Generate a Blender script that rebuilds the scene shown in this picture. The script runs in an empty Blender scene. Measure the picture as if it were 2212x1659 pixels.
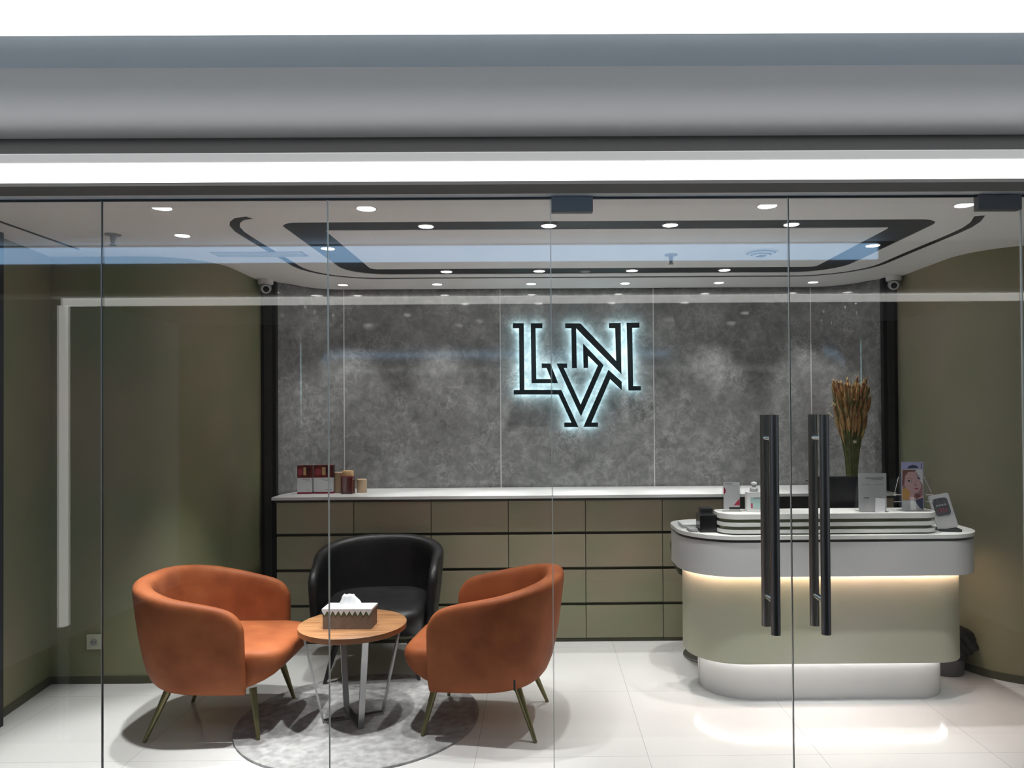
import bpy, bmesh, math, random
from mathutils import Vector, Matrix
from mathutils.geometry import tessellate_polygon
random.seed(7)
PI = math.pi
R = math.radians
C = bpy.context.scene.collection
scene = bpy.context.scene

# ------------------------------------------------------------------ camera
cam_d = bpy.data.cameras.new('camera')
cam_d.sensor_fit = 'HORIZONTAL'
cam_d.sensor_width = 36.0
cam_d.lens = 1600.0 / 2212.0 * 36.0
cam_d.shift_x = -72.0 / 2212.0
cam_d.shift_y = 43.7 / 2212.0
cam_d.clip_start = 0.02
cam = bpy.data.objects.new('camera', cam_d)
C.objects.link(cam)
cam.location = (0, 0, 1.6)
cam.matrix_world = (Matrix.Translation((0, 0, 1.6)) @ Matrix.Rotation(R(-0.4), 4, 'Z')
                    @ Matrix.Rotation(R(90 + 0.6), 4, 'X') @ Matrix.Rotation(R(-0.4), 4, 'Z'))
scene.camera = cam

# ------------------------------------------------------------------ world, exposure
w = bpy.data.worlds.new('world')
scene.world = w
w.use_nodes = True
w.node_tree.nodes['Background'].inputs['Color'].default_value = (0.75, 0.85, 1.0, 1)
w.node_tree.nodes['Background'].inputs['Strength'].default_value = 0.12
scene.view_settings.view_transform = 'Standard'
scene.view_settings.look = 'None'
scene.view_settings.exposure = 0.0
scene.view_settings.gamma = 1.0
scene.view_settings.use_curve_mapping = False
scene.cycles.max_bounces = 10
scene.cycles.transparent_max_bounces = 16
scene.cycles.use_adaptive_sampling = True

# strengths of the lamps
SPOT_W = 96.0        # downlights
WASH_W = 44.0        # downlights close to the stone wall
CZ = 2.55            # ceiling height
GY = 2.70            # glass front

# ------------------------------------------------------------------ materials
def mat(name, col, rough=0.5, metal=0.0, spec=0.5, emit=None, estr=1.0, coat=0.0, sheen=0.0):
    m = bpy.data.materials.new(name)
    m.use_nodes = True
    b = m.node_tree.nodes['Principled BSDF']
    b.inputs['Base Color'].default_value = (*col, 1)
    b.inputs['Roughness'].default_value = rough
    b.inputs['Metallic'].default_value = metal
    b.inputs['Specular IOR Level'].default_value = spec
    b.inputs['Coat Weight'].default_value = coat
    b.inputs['Sheen Weight'].default_value = sheen
    if emit:
        b.inputs['Emission Color'].default_value = (*emit, 1)
        b.inputs['Emission Strength'].default_value = estr
    return m

def nd(m, t, **kw):
    n = m.node_tree.nodes.new(t)
    for k, v in kw.items():
        setattr(n, k, v)
    return n

def bsdf(m):
    return m.node_tree.nodes['Principled BSDF']

def ramp(m, stops):
    r = nd(m, 'ShaderNodeValToRGB')
    e = r.color_ramp.elements
    e[0].position, e[0].color = stops[0][0], (*stops[0][1], 1)
    e[1].position, e[1].color = stops[-1][0], (*stops[-1][1], 1)
    for p, c in stops[1:-1]:
        x = e.new(p); x.color = (*c, 1)
    return r

def noise_mat(name, c1, c2, scale=5, rough=0.5, detail=4, lo=0.35, hi=0.65, bump=0.0, bscale=60, stretch=(1, 1, 1), **kw):
    m = mat(name, c1, rough, **kw)
    L = m.node_tree.links
    tc = nd(m, 'ShaderNodeTexCoord')
    mp = nd(m, 'ShaderNodeMapping'); mp.inputs['Scale'].default_value = stretch
    L.new(tc.outputs['Object'], mp.inputs['Vector'])
    n = nd(m, 'ShaderNodeTexNoise')
    n.inputs['Scale'].default_value = scale
    n.inputs['Detail'].default_value = detail
    L.new(mp.outputs['Vector'], n.inputs['Vector'])
    r = ramp(m, [(lo, c1), (hi, c2)])
    L.new(n.outputs['Fac'], r.inputs['Fac'])
    L.new(r.outputs['Color'], bsdf(m).inputs['Base Color'])
    if bump:
        n2 = nd(m, 'ShaderNodeTexNoise')
        n2.inputs['Scale'].default_value = bscale
        n2.inputs['Detail'].default_value = 3
        L.new(mp.outputs['Vector'], n2.inputs['Vector'])
        b = nd(m, 'ShaderNodeBump')
        b.inputs['Strength'].default_value = bump
        b.inputs['Distance'].default_value = 0.01
        L.new(n2.outputs['Fac'], b.inputs['Height'])
        L.new(b.outputs['Normal'], bsdf(m).inputs['Normal'])
    return m

def stone_mat():
    m = mat('grey polished stone', (0.2, 0.2, 0.2), 0.07, spec=0.5)
    L = m.node_tree.links
    tc = nd(m, 'ShaderNodeTexCoord')
    n1 = nd(m, 'ShaderNodeTexNoise'); n1.inputs['Scale'].default_value = 2.2; n1.inputs['Detail'].default_value = 8
    n1.inputs['Roughness'].default_value = 0.7
    n2 = nd(m, 'ShaderNodeTexNoise'); n2.inputs['Scale'].default_value = 16; n2.inputs['Detail'].default_value = 8
    n2.inputs['Roughness'].default_value = 0.65; n2.inputs['Distortion'].default_value = 0.6
    L.new(tc.outputs['Object'], n1.inputs['Vector'])
    L.new(tc.outputs['Object'], n2.inputs['Vector'])
    # veins: voronoi edges warped by noise
    wn = nd(m, 'ShaderNodeTexNoise'); wn.inputs['Scale'].default_value = 6; wn.inputs['Detail'].default_value = 4
    L.new(tc.outputs['Object'], wn.inputs['Vector'])
    ad = nd(m, 'ShaderNodeMixRGB', blend_type='ADD'); ad.inputs['Fac'].default_value = 0.35
    L.new(tc.outputs['Object'], ad.inputs['Color1']); L.new(wn.outputs['Color'], ad.inputs['Color2'])
    v = nd(m, 'ShaderNodeTexVoronoi', feature='DISTANCE_TO_EDGE'); v.inputs['Scale'].default_value = 17
    L.new(ad.outputs['Color'], v.inputs['Vector'])
    rv = ramp(m, [(0.0, (0.5, 0.5, 0.5)), (0.10, (0.0, 0.0, 0.0))])
    L.new(v.outputs['Distance'], rv.inputs['Fac'])
    r1 = ramp(m, [(0.36, (0.15, 0.15, 0.15)), (0.5, (0.24, 0.24, 0.24)), (0.64, (0.37, 0.37, 0.365))])
    mx = nd(m, 'ShaderNodeMath', operation='ADD')
    s1 = nd(m, 'ShaderNodeMath', operation='MULTIPLY'); s1.inputs[1].default_value = 0.45
    s2 = nd(m, 'ShaderNodeMath', operation='MULTIPLY'); s2.inputs[1].default_value = 0.55
    L.new(n1.outputs['Fac'], s1.inputs[0]); L.new(n2.outputs['Fac'], s2.inputs[0])
    L.new(s1.outputs[0], mx.inputs[0]); L.new(s2.outputs[0], mx.inputs[1])
    L.new(mx.outputs[0], r1.inputs['Fac'])
    mc = nd(m, 'ShaderNodeMixRGB', blend_type='ADD')
    n3 = nd(m, 'ShaderNodeTexNoise'); n3.inputs['Scale'].default_value = 4
    L.new(tc.outputs['Object'], n3.inputs['Vector'])
    r3 = ramp(m, [(0.45, (0.0, 0.0, 0.0)), (0.7, (0.28, 0.28, 0.28))])
    L.new(n3.outputs['Fac'], r3.inputs['Fac'])
    L.new(r3.outputs['Color'], mc.inputs['Fac'])
    L.new(r1.outputs['Color'], mc.inputs['Color1']); L.new(rv.outputs['Color'], mc.inputs['Color2'])
    L.new(mc.outputs['Color'], bsdf(m).inputs['Base Color'])
    return m

def tile_mat():
    m = mat('white glossy floor tile', (0.78, 0.78, 0.77), 0.09, spec=0.55)
    L = m.node_tree.links
    tc = nd(m, 'ShaderNodeTexCoord')
    mp = nd(m, 'ShaderNodeMapping'); mp.inputs['Location'].default_value = (-0.49 + 3.2, -0.25, 0)
    L.new(tc.outputs['Object'], mp.inputs['Vector'])
    b = nd(m, 'ShaderNodeTexBrick'); b.offset = 0.0; b.squash = 1.0
    b.inputs['Scale'].default_value = 1.0
    b.inputs['Brick Width'].default_value = 0.8; b.inputs['Row Height'].default_value = 0.8
    b.inputs['Mortar Size'].default_value = 0.0012; b.inputs['Mortar Smooth'].default_value = 0.0
    b.inputs['Color1'].default_value = (0.64, 0.64, 0.635, 1); b.inputs['Color2'].default_value = (0.62, 0.62, 0.615, 1)
    b.inputs['Mortar'].default_value = (0.36, 0.36, 0.35, 1)
    L.new(mp.outputs['Vector'], b.inputs['Vector'])
    L.new(b.outputs['Color'], bsdf(m).inputs['Base Color'])
    return m

def glass_mat(name, tint=(0.985, 0.99, 0.985), k=1.0):
    """clear pane: mirror reflection by Fresnel over straight transmission"""
    m = bpy.data.materials.new(name); m.use_nodes = True
    nt = m.node_tree; nt.nodes.clear(); L = nt.links
    o = nd(m, 'ShaderNodeOutputMaterial'); mx = nd(m, 'ShaderNodeMixShader')
    t = nd(m, 'ShaderNodeBsdfTransparent'); t.inputs['Color'].default_value = (*tint, 1)
    g = nd(m, 'ShaderNodeBsdfGlossy'); g.inputs['Roughness'].default_value = 0.0
    lw = nd(m, 'ShaderNodeLayerWeight'); lw.inputs['Blend'].default_value = 0.5
    # facing 0 (head on) .. 1 (grazing)  ->  Schlick curve
    p = nd(m, 'ShaderNodeMath', operation='POWER'); p.inputs[1].default_value = 4.0
    a = nd(m, 'ShaderNodeMath', operation='MULTIPLY_ADD'); a.inputs[1].default_value = 0.9 * k; a.inputs[2].default_value = 0.042 * k
    L.new(lw.outputs['Facing'], p.inputs[0]); L.new(p.outputs[0], a.inputs[0])
    L.new(a.outputs[0], mx.inputs['Fac'])
    L.new(t.outputs[0], mx.inputs[1]); L.new(g.outputs[0], mx.inputs[2]); L.new(mx.outputs[0], o.inputs['Surface'])
    return m

def wood_mat():
    m = mat('oak table top', (0.4, 0.2, 0.08), 0.38)
    L = m.node_tree.links
    tc = nd(m, 'ShaderNodeTexCoord'); mp = nd(m, 'ShaderNodeMapping')
    mp.inputs['Scale'].default_value = (2.2, 22, 8); mp.inputs['Rotation'].default_value = (0, 0, 0.15)
    L.new(tc.outputs['Object'], mp.inputs['Vector'])
    n = nd(m, 'ShaderNodeTexNoise'); n.inputs['Scale'].default_value = 2.2; n.inputs['Detail'].default_value = 6
    n.inputs['Distortion'].default_value = 0.4
    L.new(mp.outputs['Vector'], n.inputs['Vector'])
    r = ramp(m, [(0.3, (0.23, 0.105, 0.045)), (0.55, (0.36, 0.18, 0.08)), (0.8, (0.44, 0.24, 0.11))])
    L.new(n.outputs['Fac'], r.inputs['Fac']); L.new(r.outputs['Color'], bsdf(m).inputs['Base Color'])
    return m

M = {}
M['floor'] = tile_mat()
M['stone'] = stone_mat()
M['olive'] = noise_mat('olive wall paint', (0.205, 0.225, 0.12), (0.31, 0.255, 0.17), 1.3, 0.55, 2, 0.35, 0.7)
M['skirt'] = mat('olive dark skirting', (0.07, 0.07, 0.04), 0.5)
M['cabinet'] = noise_mat('olive lacquer fronts', (0.27, 0.295, 0.18), (0.41, 0.31, 0.235), 1.1, 0.42, 2, 0.38, 0.66)
M['cabinet_dark'] = mat('cabinet groove dark olive', (0.05, 0.05, 0.03), 0.5)
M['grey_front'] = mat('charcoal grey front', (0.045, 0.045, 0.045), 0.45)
M['ceiling'] = mat('ceiling paint white', (0.84, 0.84, 0.84), 0.85)
M['black'] = mat('matt black', (0.012, 0.012, 0.012), 0.55)
M['black_gloss'] = mat('gloss black', (0.01, 0.01, 0.011), 0.25)
M['frame_grey'] = noise_mat('dark grey frame panel', (0.03, 0.03, 0.03), (0.045, 0.045, 0.045), 8, 0.5)
M['corridor'] = mat('corridor grey metal panel', (0.80, 0.80, 0.80), 0.6)
M['soffit'] = mat('soffit paint', (0.88, 0.88, 0.88), 0.7)
M['corridor_shade'] = mat('corridor recess with painted shade', (0.16, 0.16, 0.16), 0.7)  # shade inside the recess, put into the colour as a darker grey
M['corridor_blue_glow'] = mat('corridor ceiling with painted blue glow', (0.78, 0.90, 1.0), 0.6)  # blue light spill on the ceiling, put into the base colour
M['corridor_wall_unseen'] = mat('unseen wall set dark for reflections', (0.05, 0.05, 0.05), 0.7)
M['corridor_floor_unseen'] = mat('unseen corridor floor set dark', (0.07, 0.07, 0.07), 0.4)
M['counter'] = mat('white stone counter', (0.74, 0.74, 0.73), 0.25)
M['desk_top'] = mat('off white desk top', (0.68, 0.68, 0.66), 0.3)
M['desk_band'] = mat('light grey desk band', (0.56, 0.56, 0.56), 0.4)
M['desk_body'] = noise_mat('sage grey desk body', (0.45, 0.475, 0.35), (0.48, 0.48, 0.41), 1.4, 0.45, 2)
M['desk_base'] = mat('white desk plinth', (0.82, 0.82, 0.82), 0.35)
M['groove'] = mat('desk groove grey', (0.09, 0.09, 0.075), 0.5)
M['riser_groove'] = mat('riser groove sage', (0.20, 0.21, 0.13), 0.5)
M['steel'] = mat('brushed steel', (0.42, 0.42, 0.43), 0.3, 1.0)
M['dark_steel'] = mat('dark brushed steel', (0.30, 0.30, 0.305), 0.36, 1.0)
M['patch_steel'] = mat('satin patch fitting', (0.16, 0.155, 0.15), 0.5, 0.0)
M['chrome'] = mat('chrome', (0.8, 0.8, 0.82), 0.08, 1.0)
M['trim_line'] = mat('silver joint strip', (0.75, 0.75, 0.75), 0.3, 0.3)
M['orange'] = noise_mat('orange velvet', (0.23, 0.062, 0.022), (0.34, 0.105, 0.038), 7, 0.62, 3, 0.3, 0.7, bump=0.12, bscale=14, sheen=0.0, spec=0.2)
M['black_leather'] = noise_mat('black leather', (0.010, 0.010, 0.011), (0.017, 0.017, 0.018), 9, 0.42, 3, spec=0.35, bump=0.2, bscale=9)
M['brass'] = mat('dark brass leg', (0.20, 0.185, 0.09), 0.35, 0.7)
M['black_leg'] = mat('black metal leg', (0.05, 0.05, 0.052), 0.35, 0.5)
M['wood'] = wood_mat()
M['wood_edge'] = mat('dark stained table edge', (0.19, 0.075, 0.03), 0.4)
M['rug'] = noise_mat('grey rug pile', (0.27, 0.27, 0.27), (0.42, 0.42, 0.42), 24, 0.95, 5, 0.35, 0.65, bump=0.6, bscale=160)
M['white_plastic'] = mat('white plastic', (0.75, 0.75, 0.74), 0.35)
M['grey_plastic'] = mat('grey plastic', (0.33, 0.33, 0.33), 0.4)
M['socket'] = mat('pale socket plastic', (0.52, 0.53, 0.42), 0.4)
M['paper'] = mat('white paper', (0.74, 0.74, 0.75), 0.6)
M['print_grey'] = mat('grey print', (0.22, 0.22, 0.23), 0.6)
M['red'] = mat('magenta red print', (0.45, 0.02, 0.06), 0.5)
M['teal_print'] = mat('pale teal label', (0.42, 0.58, 0.56), 0.5)
M['acrylic'] = glass_mat('clear acrylic', (0.985, 0.985, 0.985), 0.9)
M['candle'] = noise_mat('beige candle wax', (0.50, 0.36, 0.22), (0.58, 0.42, 0.28), 6, 0.5)
M['jar_red'] = mat('deep red glass jar', (0.10, 0.008, 0.006), 0.12, coat=0.5)
M['tan_lid'] = mat('tan wooden lid', (0.62, 0.40, 0.20), 0.45)
M['box_dark'] = noise_mat('dark red product print', (0.035, 0.006, 0.012), (0.22, 0.03, 0.02), 26, 0.35, 3, 0.4, 0.6)
M['stem_green'] = noise_mat('dry green stems', (0.13, 0.15, 0.05), (0.22, 0.23, 0.10), 20, 0.7)
M['wheat'] = noise_mat('rust and straw grass heads', (0.34, 0.14, 0.07), (0.48, 0.32, 0.12), 14, 0.8, 3)
M['wheat_pale'] = mat('pale straw', (0.62, 0.58, 0.36), 0.7)
M['skin'] = mat('printed skin tone', (0.58, 0.36, 0.36), 0.4)
M['skin_dark'] = mat('printed skin shade', (0.34, 0.16, 0.17), 0.4)
M['hair'] = mat('printed auburn hair', (0.20, 0.06, 0.04), 0.4)
M['blonde'] = mat('printed golden hair', (0.55, 0.30, 0.06), 0.4)
M['lilac'] = mat('lilac card', (0.46, 0.46, 0.72), 0.4)
M['navy'] = mat('navy print', (0.03, 0.035, 0.10), 0.4)
M['lips'] = mat('printed lips', (0.35, 0.06, 0.08), 0.4)
M['tissue_body'] = noise_mat('taupe woven tissue box', (0.17, 0.125, 0.095), (0.21, 0.16, 0.125), 30, 0.7)
M['tissue_top'] = mat('shiny silver white cover', (0.72, 0.72, 0.75), 0.3)
M['tissue_green'] = mat('green lace band', (0.10, 0.16, 0.07), 0.6)
M['tissue'] = mat('white tissue', (0.72, 0.73, 0.75), 0.85)
M['sign_face'] = mat('near black sign face', (0.004, 0.010, 0.012), 0.35)
M['halo'] = mat('sign back light', (0.6, 0.8, 0.85), 0.5, emit=(0.62, 0.92, 1.0), estr=14.0)
M['lamp'] = mat('downlight lens', (0.9, 0.9, 0.9), 0.5, emit=(1.0, 0.98, 0.95), estr=22.0)
M['lamp_ring'] = mat('downlight trim ring', (0.6, 0.6, 0.6), 0.4)
M['tube'] = mat('white led tube', (0.9, 0.9, 0.9), 0.5, emit=(1.0, 1.0, 0.96), estr=2.4)
M['tube_leg'] = mat('white led upright', (0.9, 0.9, 0.9), 0.5, emit=(1.0, 1.0, 0.96), estr=2.2)
M['panel'] = mat('blue white led panel', (0.9, 0.9, 0.9), 0.5, emit=(1.0, 1.0, 1.0), estr=1.75)
M['blue_led'] = mat('blue white led strip', (0.9, 0.9, 0.9), 0.5, emit=(0.36, 0.64, 1.0), estr=3.6)
M['warm_led'] = mat('warm led strip', (0.9, 0.8, 0.7), 0.5, emit=(1.0, 0.64, 0.49), estr=22.0)
M['cool_led'] = mat('white led strip', (0.9, 0.9, 0.9), 0.5, emit=(1.0, 1.0, 1.0), estr=4.0)
M['glass'] = glass_mat('clear shop glass', k=1.45)
M['glass_edge'] = mat('polished glass edge', (0.75, 0.77, 0.72), 0.3)
M['glass_edge_dark'] = mat('dark glass seam', (0.03, 0.035, 0.03), 0.3)
M['bag'] = mat('black bin bag', (0.008, 0.008, 0.009), 0.45)
M['bin'] = mat('grey bin', (0.13, 0.13, 0.135), 0.45)
M['screen'] = noise_mat('printed dark screen', (0.05, 0.055, 0.06), (0.10, 0.10, 0.105), 40, 0.5)

# ------------------------------------------------------------------ mesh helpers
def link_bm(name, bm, m, parent=None, loc=(0, 0, 0), smooth=False, bev=0.0, seg=2, sub=0):
    me = bpy.data.meshes.new(name)
    bmesh.ops.recalc_face_normals(bm, faces=bm.faces)
    bm.to_mesh(me); bm.free()
    for x in (m if isinstance(m, (list, tuple)) else [m]):
        me.materials.append(x)
    if smooth:
        for p in me.polygons: p.use_smooth = True
    o = bpy.data.objects.new(name, me)
    C.objects.link(o)
    o.location = loc
    if parent is not None: o.parent = parent
    if bev:
        b = o.modifiers.new('bevel', 'BEVEL'); b.width = bev; b.segments = seg; b.limit_method = 'ANGLE'; b.angle_limit = R(35)
    if sub:
        s = o.modifiers.new('subsurf', 'SUBSURF'); s.levels = sub; s.render_levels = sub
    return o

def add_box(bm, x0, x1, y0, y1, z0, z1, mi=0):
    v = [bm.verts.new(p) for p in ((x0, y0, z0), (x1, y0, z0), (x1, y1, z0), (x0, y1, z0), (x0, y0, z1), (x1, y0, z1), (x1, y1, z1), (x0, y1, z1))]
    for f in ((0, 3, 2, 1), (4, 5, 6, 7), (0, 1, 5, 4), (1, 2, 6, 5), (2, 3, 7, 6), (3, 0, 4, 7)):
        bm.faces.new([v[i] for i in f]).material_index = mi
    return v

def box(name, x0, x1, y0, y1, z0, z1, m, parent=None, bev=0.0, loc=(0, 0, 0)):
    bm = bmesh.new(); add_box(bm, x0, x1, y0, y1, z0, z1)
    return link_bm(name, bm, m, parent, loc, bev=bev)

def add_prism(bm, loops, z0, z1, mi=0, axis='Z'):
    """prism of a polygon (first loop) with holes (others) between z0 and z1"""
    def P(x, y, z):
        return (x, y, z) if axis == 'Z' else (x, z, y)
    flat = [p for l in loops for p in l]
    tris = tessellate_polygon([[Vector((p[0], p[1], 0)) for p in l] for l in loops])
    lo = [bm.verts.new(P(p[0], p[1], z0)) for p in flat]
    hi = [bm.verts.new(P(p[0], p[1], z1)) for p in flat]
    for t in tris:
        if len(set(t)) < 3: continue
        try:
            bm.faces.new([lo[i] for i in reversed(t)]).material_index = mi
            bm.faces.new([hi[i] for i in t]).material_index = mi
        except ValueError: pass
    k = 0
    for l in loops:
        n = len(l)
        for i in range(n):
            a, b = k + i, k + (i + 1) % n
            bm.faces.new([lo[a], lo[b], hi[b], hi[a]]).material_index = mi
        k += n

def prism(name, loops, z0, z1, m, parent=None, bev=0.0, axis='Z', loc=(0, 0, 0), smooth=False):
    bm = bmesh.new(); add_prism(bm, loops, z0, z1, axis=axis)
    o = link_bm(name, bm, m, parent, loc, bev=bev)
    if smooth: shade_auto(o)
    return o

def shade_auto(o, ang=35):
    me = o.data
    for p in me.polygons: p.use_smooth = True
    me.set_sharp_from_angle(angle=R(ang))

def rrect(x0, x1, y0, y1, r, n=10):
    """rounded rectangle; r a number or (r at x0y0, x1y0, x1y1, x0y1)"""
    if not isinstance(r, (tuple, list)): r = (r,) * 4
    pts = []
    for (cx, cy, a0, rr) in ((x0, y0, 180, r[0]), (x1, y0, 270, r[1]), (x1, y1, 0, r[2]), (x0, y1, 90, r[3])):
        sx = 1 if cx == x0 else -1; sy = 1 if cy == y0 else -1
        ox, oy = cx + sx * rr, cy + sy * rr
        for i in range(n + 1):
            a = R(a0 + 90 * i / n)
            pts.append((ox + rr * math.cos(a), oy + rr * math.sin(a)))
    return pts

def circle(cx, cy, r, n=48):
    return [(cx + r * math.cos(2 * PI * i / n), cy + r * math.sin(2 * PI * i / n)) for i in range(n)]

def arc(cx, cy, r, a0, a1, n=12):
    return [(cx + r * math.cos(R(a0 + (a1 - a0) * i / n)), cy + r * math.sin(R(a0 + (a1 - a0) * i / n))) for i in range(n + 1)]

def offset_path(path, d):
    """both sides of an open path in plan: a closed strip of width 2d"""
    Lp, Rp = [], []
    for i, p in enumerate(path):
        a = Vector(path[max(i - 1, 0)]); b = Vector(path[min(i + 1, len(path) - 1)])
        t = (b - a).normalized(); n = Vector((-t.y, t.x))
        Lp.append((p[0] + n.x * d, p[1] + n.y * d)); Rp.append((p[0] - n.x * d, p[1] - n.y * d))
    return Lp + Rp[::-1]

def thicken(path, d):
    """open path thickened to one side (left) by d"""
    out = []
    for i, p in enumerate(path):
        a = Vector(path[max(i - 1, 0)]); b = Vector(path[min(i + 1, len(path) - 1)])
        t = (b - a).normalized(); n = Vector((-t.y, t.x))
        out.append((p[0] + n.x * d, p[1] + n.y * d))
    return list(path) + out[::-1]

def add_tube(bm, p0, p1, r0, r1=None, n=16, mi=0, cap=True):
    r1 = r0 if r1 is None else r1
    p0, p1 = Vector(p0), Vector(p1)
    d = (p1 - p0).normalized()
    u = d.orthogonal().normalized(); v = d.cross(u)
    A = [bm.verts.new(p0 + (u * math.cos(2 * PI * i / n) + v * math.sin(2 * PI * i / n)) * r0) for i in range(n)]
    B = [bm.verts.new(p1 + (u * math.cos(2 * PI * i / n) + v * math.sin(2 * PI * i / n)) * r1) for i in range(n)]
    for i in range(n):
        j = (i + 1) % n
        bm.faces.new([A[i], A[j], B[j], B[i]]).material_index = mi
    if cap:
        bm.faces.new(A[::-1]).material_index = mi; bm.faces.new(B).material_index = mi

def tube(name, p0, p1, r0, m, parent=None, r1=None, n=16, loc=(0, 0, 0)):
    bm = bmesh.new(); add_tube(bm, p0, p1, r0, r1, n)
    o = link_bm(name, bm, m, parent, loc); shade_auto(o, 50)
    return o

def add_lathe(bm, prof, n=32, mi=0, c=(0, 0)):
    rings = []
    for r, z in prof:
        if r < 1e-5: rings.append([bm.verts.new((c[0], c[1], z))])
        else: rings.append([bm.verts.new((c[0] + r * math.cos(2 * PI * i / n), c[1] + r * math.sin(2 * PI * i / n), z)) for i in range(n)])
    for a, b in zip(rings, rings[1:]):
        for i in range(n):
            j = (i + 1) % n
            q = [a[i % len(a)], a[j % len(a)], b[j % len(b)], b[i % len(b)]]
            q2 = []
            for x in q:
                if x not in q2: q2.append(x)
            if len(q2) > 2: bm.faces.new(q2).material_index = mi
    for rg, rev in ((rings[0], True), (rings[-1], False)):
        if len(rg) > 2: bm.faces.new(rg[::-1] if rev else rg).material_index = mi

def lathe(name, prof, m, parent=None, n=32, loc=(0, 0, 0), ang=40):
    bm = bmesh.new(); add_lathe(bm, prof, n)
    o = link_bm(name, bm, m, parent, loc); shade_auto(o, ang)
    return o

def tag(o, label=None, cat=None, group=None, kind=None):
    if label: o['label'] = label
    if cat: o['category'] = cat
    if group: o['group'] = group
    if kind: o['kind'] = kind
    return o

def thing(name, label, cat, loc=(0, 0, 0), rz=0.0, group=None):
    o = bpy.data.objects.new(name, None); C.objects.link(o)
    o.empty_display_size = 0.1
    o.location = loc; o.rotation_euler = (0, 0, rz)
    return tag(o, label, cat, group)

def struct(o, label=None):
    o['kind'] = 'structure'
    if label: o['label'] = label
    return o

def copy_tree(o, parent=None):
    c = o.copy(); C.objects.link(c)
    if parent is not None: c.parent = parent
    for ch in list(o.children): copy_tree(ch, c)
    return c

# ================================================================== SETTING
struct(box('floor', -3.4, 3.4, 1.75, 6.1, -0.06, 0.0, M['floor']), 'glossy white tiled floor with faint joints')  # unseen part outside the glass kept pale to bounce light onto the soffit
struct(box('floor_corridor_unseen', -3.4, 3.4, -1.6, 1.75, -0.06, 0.0, M['corridor_floor_unseen']), 'unseen corridor floor made dark to cut bounce and reflections')  # unseen floor, set dark so it bounces and mirrors little light

# --- walls in plan
def wall(name, path, m, z0=0.0, z1=CZ + 0.12, d=0.1, label=None):
    o = prism(name, [thicken(path, d)], z0, z1, m)
    shade_auto(o, 30)
    return struct(o, label)

XL, XR = -2.85, 3.3
left_path = [(-2.69, GY), (-2.93, 4.45), (-2.40, 4.45)] + arc(-2.38, 4.83, 0.38, -90, 0, 14)[1:] + [(-2.0, 5.34)]
wall('wall_left', left_path, M['olive'], label='olive painted wall with a rounded corner beside the orange chair')
right_path = [(2.58, 5.34)] + arc(3.0, 4.67, 0.42, 180, 270, 14) + [(XR, 4.25), (XR, GY)]
wall('wall_right', right_path, M['olive'], label='olive painted wall with a large rounded corner beside the desk')
stone_path = [(-1.895, 5.36)] + arc(-1.50, 5.37, 0.35, 160, 90, 10) + [(0.3, 5.72)] + arc(2.10, 5.36, 0.36, 90, 20, 10) + [(2.48, 5.36)]
wall('wall_back', stone_path, M['stone'], label='polished grey marbled stone wall behind the logo')
# skirting
for nm, pth in (('baseboard_left', left_path), ('baseboard_right', right_path)):
    o = prism(nm, [thicken(pth, -0.008)], 0.0, 0.045, M['skirt']); shade_auto(o, 30); struct(o)
# thin silver joints in the stone
for i, x in enumerate((-1.51, -0.305, 0.88, 2.10)):
    y = 5.7185 if -1.5 < x < 2.11 else 5.717
    struct(box('trim_%d' % (i + 1), x - 0.0035, x + 0.0035, y - 0.002, y + 0.01, 1.0, CZ, M['trim_line']), 'thin silver joint strip in the stone wall')
# dark frames at both ends of the stone wall
def end_frame(n, x0, x1, label):
    bm = bmesh.new()
    add_box(bm, x0, x1, 5.32, 5.44, 0, CZ, 0)
    f = link_bm('trim_%d' % n, bm, M['black'])
    bm = bmesh.new(); add_box(bm, x0 + 0.026, x1 - 0.026, 5.312, 5.33, 0, CZ, 0)
    link_bm('inset_panel', bm, M['frame_grey'], f)
    struct(f, label)
end_frame(5, -2.0, -1.893, 'black upright frame at the left end of the stone wall')
end_frame(6, 2.478, 2.58, 'black upright frame at the right end of the stone wall')
struct(box('trim_7', -2.88, -2.782, 3.70, 3.86, 0, CZ, M['black']), 'black door jamb on the left side wall')

# --- ceiling: white panels with black slots
RX0, RX1, RY0, RY1 = -1.30, 2.03, 3.68, 5.08
ring_out = rrect(RX0, RX1, RY0, RY1, (0.10, 0.12, 0.30, 0.28), 8)
ring_in = rrect(RX0 + 0.19, RX1 - 0.20, RY0 + 0.165, RY1 - 0.19, (0.02, 0.02, 0.05, 0.05), 5)
slot_path = ([(-1.40, 3.585), (-1.46, 3.61), (-1.505, 3.67), (-1.54, 3.75), (-1.56, 3.86), (-1.565, 4.0)] + [(-1.565, 4.5)]
             + arc(-1.115, 4.775, 0.45, 180, 90, 12) + [(0.4, 5.225)] + arc(1.79, 4.775, 0.45, 90, 0, 12)
             + [(2.24, 4.5), (2.25, 4.0), (2.245, 3.86), (2.22, 3.74), (2.17, 3.62)])
slot = offset_path(slot_path, 0.024)
side_slot = offset_path([(-2.64, 3.25), (-2.64, 4.26)], 0.016)
room = ([(-2.69, GY), (-2.93, 4.45), (-2.40, 4.45)] + arc(-2.38, 4.83, 0.38, -90, 0, 14)[1:] + [(-2.0, 5.34), (-1.90, 5.34)]
        + arc(-1.50, 5.37, 0.318, 165, 90, 10) + [(0.3, 5.688)] + arc(2.10, 5.36, 0.328, 90, 15, 10) + [(2.50, 5.34), (2.58, 5.34)]
        + arc(3.0, 4.67, 0.42, 180, 270, 14) + [(XR, 4.25), (XR, GY)])
c_main = prism('ceiling', [room, ring_out, slot, side_slot], CZ, CZ + 0.003, M['ceiling'])
struct(c_main, 'white plasterboard ceiling with black slots')
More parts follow.
